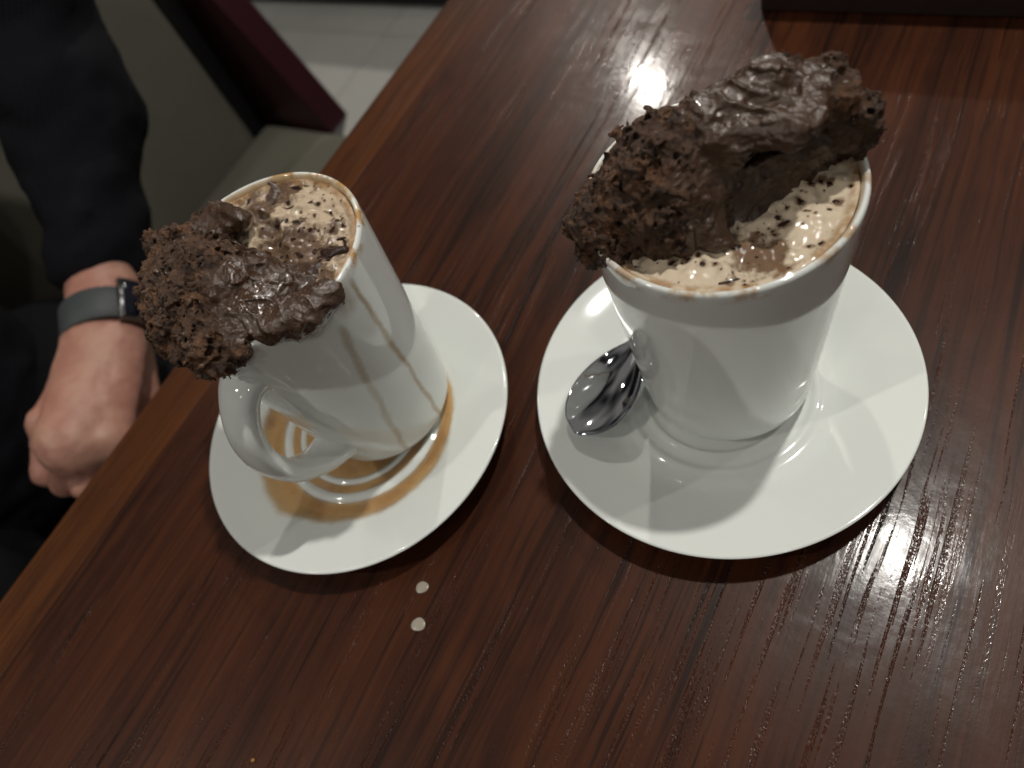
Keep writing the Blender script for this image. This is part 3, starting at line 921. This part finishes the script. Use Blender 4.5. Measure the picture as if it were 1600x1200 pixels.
# ------------------------------------------------------------------ bench behind the person
bench = tag(empty('bench', (-0.85, 0.0, FZ)), 'khaki upholstered bench with burgundy wood end frame beside the table', 'bench')
def bbox(name, lo, hi, m, bev, segs=3):
    return box(name, (lo[0] + 0.85, lo[1], lo[2] - FZ), (hi[0] + 0.85, hi[1], hi[2] - FZ), m, bench, bev, segs=segs)
bbox('seat_cushion', (-0.927, -0.75, -0.40), (-0.44, 0.555, -0.30), khaki, 0.022, 4)
bbox('seat_rail', (-0.95, -0.74, -0.46), (-0.47, 0.54, -0.402), burgundy, 0.006)
back = bbox('backrest', (-1.03, -0.75, -0.40), (-0.9275, 0.525, 0.30), khaki, 0.012, 4)
bbox('back_edge', (-1.06, 0.5255, -0.45), (-0.928, 0.5555, 0.30), black_and_shade, 0.003)  # shaded side of the frame, its shade put in as black colour
def prism(name, poly, y0, y1, m):
    """poly in x-z, extruded along y"""
    n = len(poly)
    V = [(x + 0.85, y0, z - FZ) for x, z in poly] + [(x + 0.85, y1, z - FZ) for x, z in poly]
    F = [tuple(range(n)), tuple(reversed(range(n, 2 * n)))] + [(i, i + n, (i + 1) % n + n, (i + 1) % n) for i in range(n)]
    o = mesh_obj(name, V, F, m, bench, smooth=False)
    bv = o.modifiers.new('bev', 'BEVEL'); bv.width = 0.004; bv.segments = 2
    return o
prism('end_frame', [(-0.79, -0.31), (-1.02, 0.36), (-1.16, 0.36), (-0.95, -0.31), (-0.95, FZ), (-0.88, FZ), (-0.83, -0.36)], 0.556, 0.60, burgundy)
bbox('leg', (-0.56, 0.42, FZ), (-0.51, 0.47, -0.4605), burgundy, 0.004)
bbox('leg', (-0.56, -0.70, FZ), (-0.51, -0.65, -0.4605), burgundy, 0.004)
bbox('leg', (-0.94, -0.70, FZ), (-0.89, -0.65, -0.4605), burgundy, 0.004)

# another bench farther back, its burgundy plinth on the floor
far = tag(empty('far_bench', (-1.55, 1.70, FZ)), 'burgundy panelled bench base standing on the stone floor beyond the khaki bench', 'bench')
box('plinth', (-0.75, -0.22, 0.0005), (0.85, 0.22, 0.05), black_and_shade, far, 0.003)
box('front_panel', (-0.78, -0.25, 0.0505), (0.88, 0.25, 0.36), burgundy, far, 0.006)
box('seat_cushion', (-0.78, -0.25, 0.3605), (0.88, 0.25, 0.45), khaki, far, 0.02)

# ------------------------------------------------------------------ the seated person
skin = Mat('skin')
_o = skin.obj()
_n = skin.noise(_o, 40, 5, 0.6)
_c = skin.mix(skin.step(_n, 0.35, 0.65), (0.40, 0.215, 0.155), (0.33, 0.150, 0.110))
_c = skin.mix(skin.math('MULTIPLY', skin.step(skin.noise(_o, 14, 3, 0.5), 0.5, 0.7), 0.4), _c, (0.42, 0.17, 0.13))
skin.set(Base_Color=_c, Roughness=0.5, Normal=skin.bump(skin.noise(_o, 420, 4, 0.6), 0.3, 0.0008))
skin.b.inputs['Subsurface Weight'].default_value = 0.2
skin.b.inputs['Subsurface Radius'].default_value = (0.01, 0.004, 0.002)
skin.b.inputs['Subsurface Scale'].default_value = 0.5
person = tag(empty('person', (-0.70, 0.0, -0.30)), 'person in dark clothes on the bench, fist resting by the table edge', 'person')
PO = np.array([-0.70, 0.0, -0.30])
ZH = -0.045
wrist = at(168, 490, ZH); cuff = at(160, 408, ZH + 0.008); elbow = at(108, 170, 0.03); fore = cuff + (elbow - cuff) * 0.25
kn = [at(74, 662, ZH - 0.004), at(104, 684, ZH + 0.004), at(140, 694, ZH + 0.004), at(178, 690, ZH - 0.004)]
mid = [at(74, 738, ZH - 0.022), at(104, 752, ZH - 0.018), at(138, 758, ZH - 0.018), at(170, 748, ZH - 0.022)]
tipf = [at(120, 715, ZH - 0.045), at(140, 722, ZH - 0.045), at(166, 722, ZH - 0.045), at(190, 715, ZH - 0.045)]
end = [at(132, 680, ZH - 0.040), at(152, 688, ZH - 0.040), at(176, 688, ZH - 0.040), at(198, 684, ZH - 0.040)]
carp = [at(140, 542, ZH), at(155, 538, ZH + 0.003), at(178, 536, ZH + 0.003), at(198, 536, ZH - 0.002)]
th = [at(205, 540, ZH - 0.02), at(222, 620, ZH - 0.035), at(200, 690, ZH - 0.055), at(165, 720, ZH - 0.068)]
def hand_sdf(P):
    dd = smin(capsule(P, cuff, wrist, 0.0285, 0.0265), capsule(P, fore, cuff, 0.029, 0.0285), 0.01)
    palm = capsule(P, wrist, (kn[1] + kn[2]) / 2, 0.025, 0.026)
    dd = smin(dd, palm, 0.012)
    for i in range(4):
        dd = smin(dd, capsule(P, carp[i], kn[i], 0.015, 0.0115), 0.010)
    fing = None
    for i in range(4):
        r = (0.0100, 0.0104, 0.0104, 0.0098)[i]
        c = smin(capsule(P, kn[i], mid[i], r + 0.0016, r), capsule(P, mid[i], tipf[i], r, r * 0.95), 0.003)
        c = smin(c, capsule(P, tipf[i], end[i], r * 0.95, r * 0.85), 0.003)
        fing = c if fing is None else smin(fing, c, 0.0010)
    dd = smin(dd, fing, 0.004)
    for i in range(4): dd = smin(dd, np.linalg.norm(P - kn[i] - [0, 0, 0.0035], axis=1) - 0.0108, 0.004)
    t = smin(smin(capsule(P, th[0], th[1], 0.016, 0.013), capsule(P, th[1], th[2], 0.0125, 0.0115), 0.004), capsule(P, th[2], th[3], 0.0115, 0.0095), 0.004)
    dd = smin(dd, t, 0.006)
    return dd
allp = np.array([fore, cuff, wrist, *kn, *mid, *tipf, *end, *th])
def hand_detail(P, d):
    # tendons and creases
    return d + 0.0008 * fbm(P, 0.012, 2, 4) + 0.0004 * np.abs(pn(P, (0.02, 0.005, 0.006), 9))
V, F = surface_nets(hand_sdf, hand_detail, allp.min(0) - 0.045, allp.max(0) + 0.045, 0.0019, 0.01)
mesh_obj('body', V - PO, F, skin.m, person)
upper = at(-40, -90, 0.13)
chest = np.array([-0.80, 0.05, 0.10]); belly = np.array([-0.78, 0.02, -0.18])
def sleeve_sdf(P):
    dd = capsule(P, cuff, elbow, 0.0375, 0.047)
    dd = smin(dd, capsule(P, elbow, upper, 0.047, 0.058), 0.03)
    return dd
def torso_sdf(P):
    tt = smin(capsule(P, belly + [0, -0.06, 0], chest + [-0.02, -0.06, 0.04], 0.12, 0.12), capsule(P, belly + [0, -0.22, 0], chest + [-0.02, -0.22, 0.04], 0.12, 0.12), 0.06)
    return tt
def sweater_sdf(P):
    dd = smin(sleeve_sdf(P), capsule(P, upper, chest + [0, 0.02, 0.14], 0.062, 0.075), 0.04)
    return smin(dd, torso_sdf(P), 0.04)
def cloth_detail(P, d):
    return d + 0.006 * fbm(P, (0.05, 0.05, 0.03), 3, 6) - 0.003 * np.abs(pn(P, (0.09, 0.03, 0.03), 8))
pts = np.array([cuff, elbow, upper, chest, belly + [0, -0.25, 0], belly])
V, F = surface_nets(sweater_sdf, cloth_detail, pts.min(0) - 0.16, pts.max(0) + [0.16, 0.1, 0.27], 0.0062, 0.03)
mesh_obj('sweater', V - PO, F, dark_wool, person)
def leg_sdf(P):
    a = smin(capsule(P, (-0.80, 0.06, -0.22), (-0.44, 0.06, -0.205), 0.085, 0.070), capsule(P, (-0.44, 0.06, -0.205), (-0.42, 0.05, -0.66), 0.068, 0.050), 0.03)
    b = smin(capsule(P, (-0.80, -0.16, -0.22), (-0.44, -0.18, -0.205), 0.085, 0.070), capsule(P, (-0.44, -0.18, -0.205), (-0.42, -0.18, -0.66), 0.068, 0.050), 0.03)
    return smin(a, b, 0.05)
V, F = surface_nets(leg_sdf, cloth_detail, (-0.92, -0.30, -0.74), (-0.33, 0.18, -0.10), 0.008, 0.03)
mesh_obj('trousers', V - PO, F, trouser_cloth, person)
for yy in (0.05, -0.18):
    sh = box('shoe', (-0.47, yy - 0.045, FZ + 0.0005), (-0.26, yy + 0.045, FZ + 0.07), black_and_shade, None, 0.03, segs=4)
    sh.parent = person; sh.location = -PO

# wristwatch round the wrist
axis = (at(160, 440, ZH + 0.006) - at(166, 500, ZH)); axis /= np.linalg.norm(axis)
wc = at(167, 508, ZH + 0.001)
toright = np.cross(axis, np.array([0, 0, 1.0])); toright /= np.linalg.norm(toright)
upv = np.cross(toright, axis)
watch = tag(empty('wristwatch', tuple(wc)), 'wristwatch with grey strap and dark glass face worn on the bare wrist', 'watch')
strap_m = plain('grey_rubber_strap', (0.045, 0.052, 0.054), 0.6, 0, 0.2, 300)
def band(name, r0, r1, w, a0, a1, m, n=48, squash=0.92):
    V, F = [], []
    for i in range(n + 1):
        a = a0 + (a1 - a0) * i / n
        e = toright * math.cos(a) + upv * math.sin(a) * squash
        for r, s in ((r0, -w), (r1, -w * 0.92), (r1, w * 0.92), (r0, w)):
            V.append(e * r + axis * s)
    for i in range(n):
        for k in range(4):
            l = (k + 1) % 4
            F.append((i * 4 + k, (i + 1) * 4 + k, (i + 1) * 4 + l, i * 4 + l))
    if abs(a1 - a0) < 6.2: F += [(0, 1, 2, 3), (n * 4 + 3, n * 4 + 2, n * 4 + 1, n * 4)]
    return mesh_obj(name, np.array(V), F, m, watch)
band('strap', 0.0300, 0.0322, 0.0145, 0, 2 * math.pi, strap_m)
aw = math.radians(10)
band('case', 0.0325, 0.0385, 0.0185, aw - 0.52, aw + 0.52, plain('brushed_case', (0.22, 0.22, 0.22), 0.3, 1.0), 16)
band('screen', 0.0386, 0.0392, 0.0165, aw - 0.44, aw + 0.44, plain('dark_glass', (0.004, 0.005, 0.012), 0.05), 16)
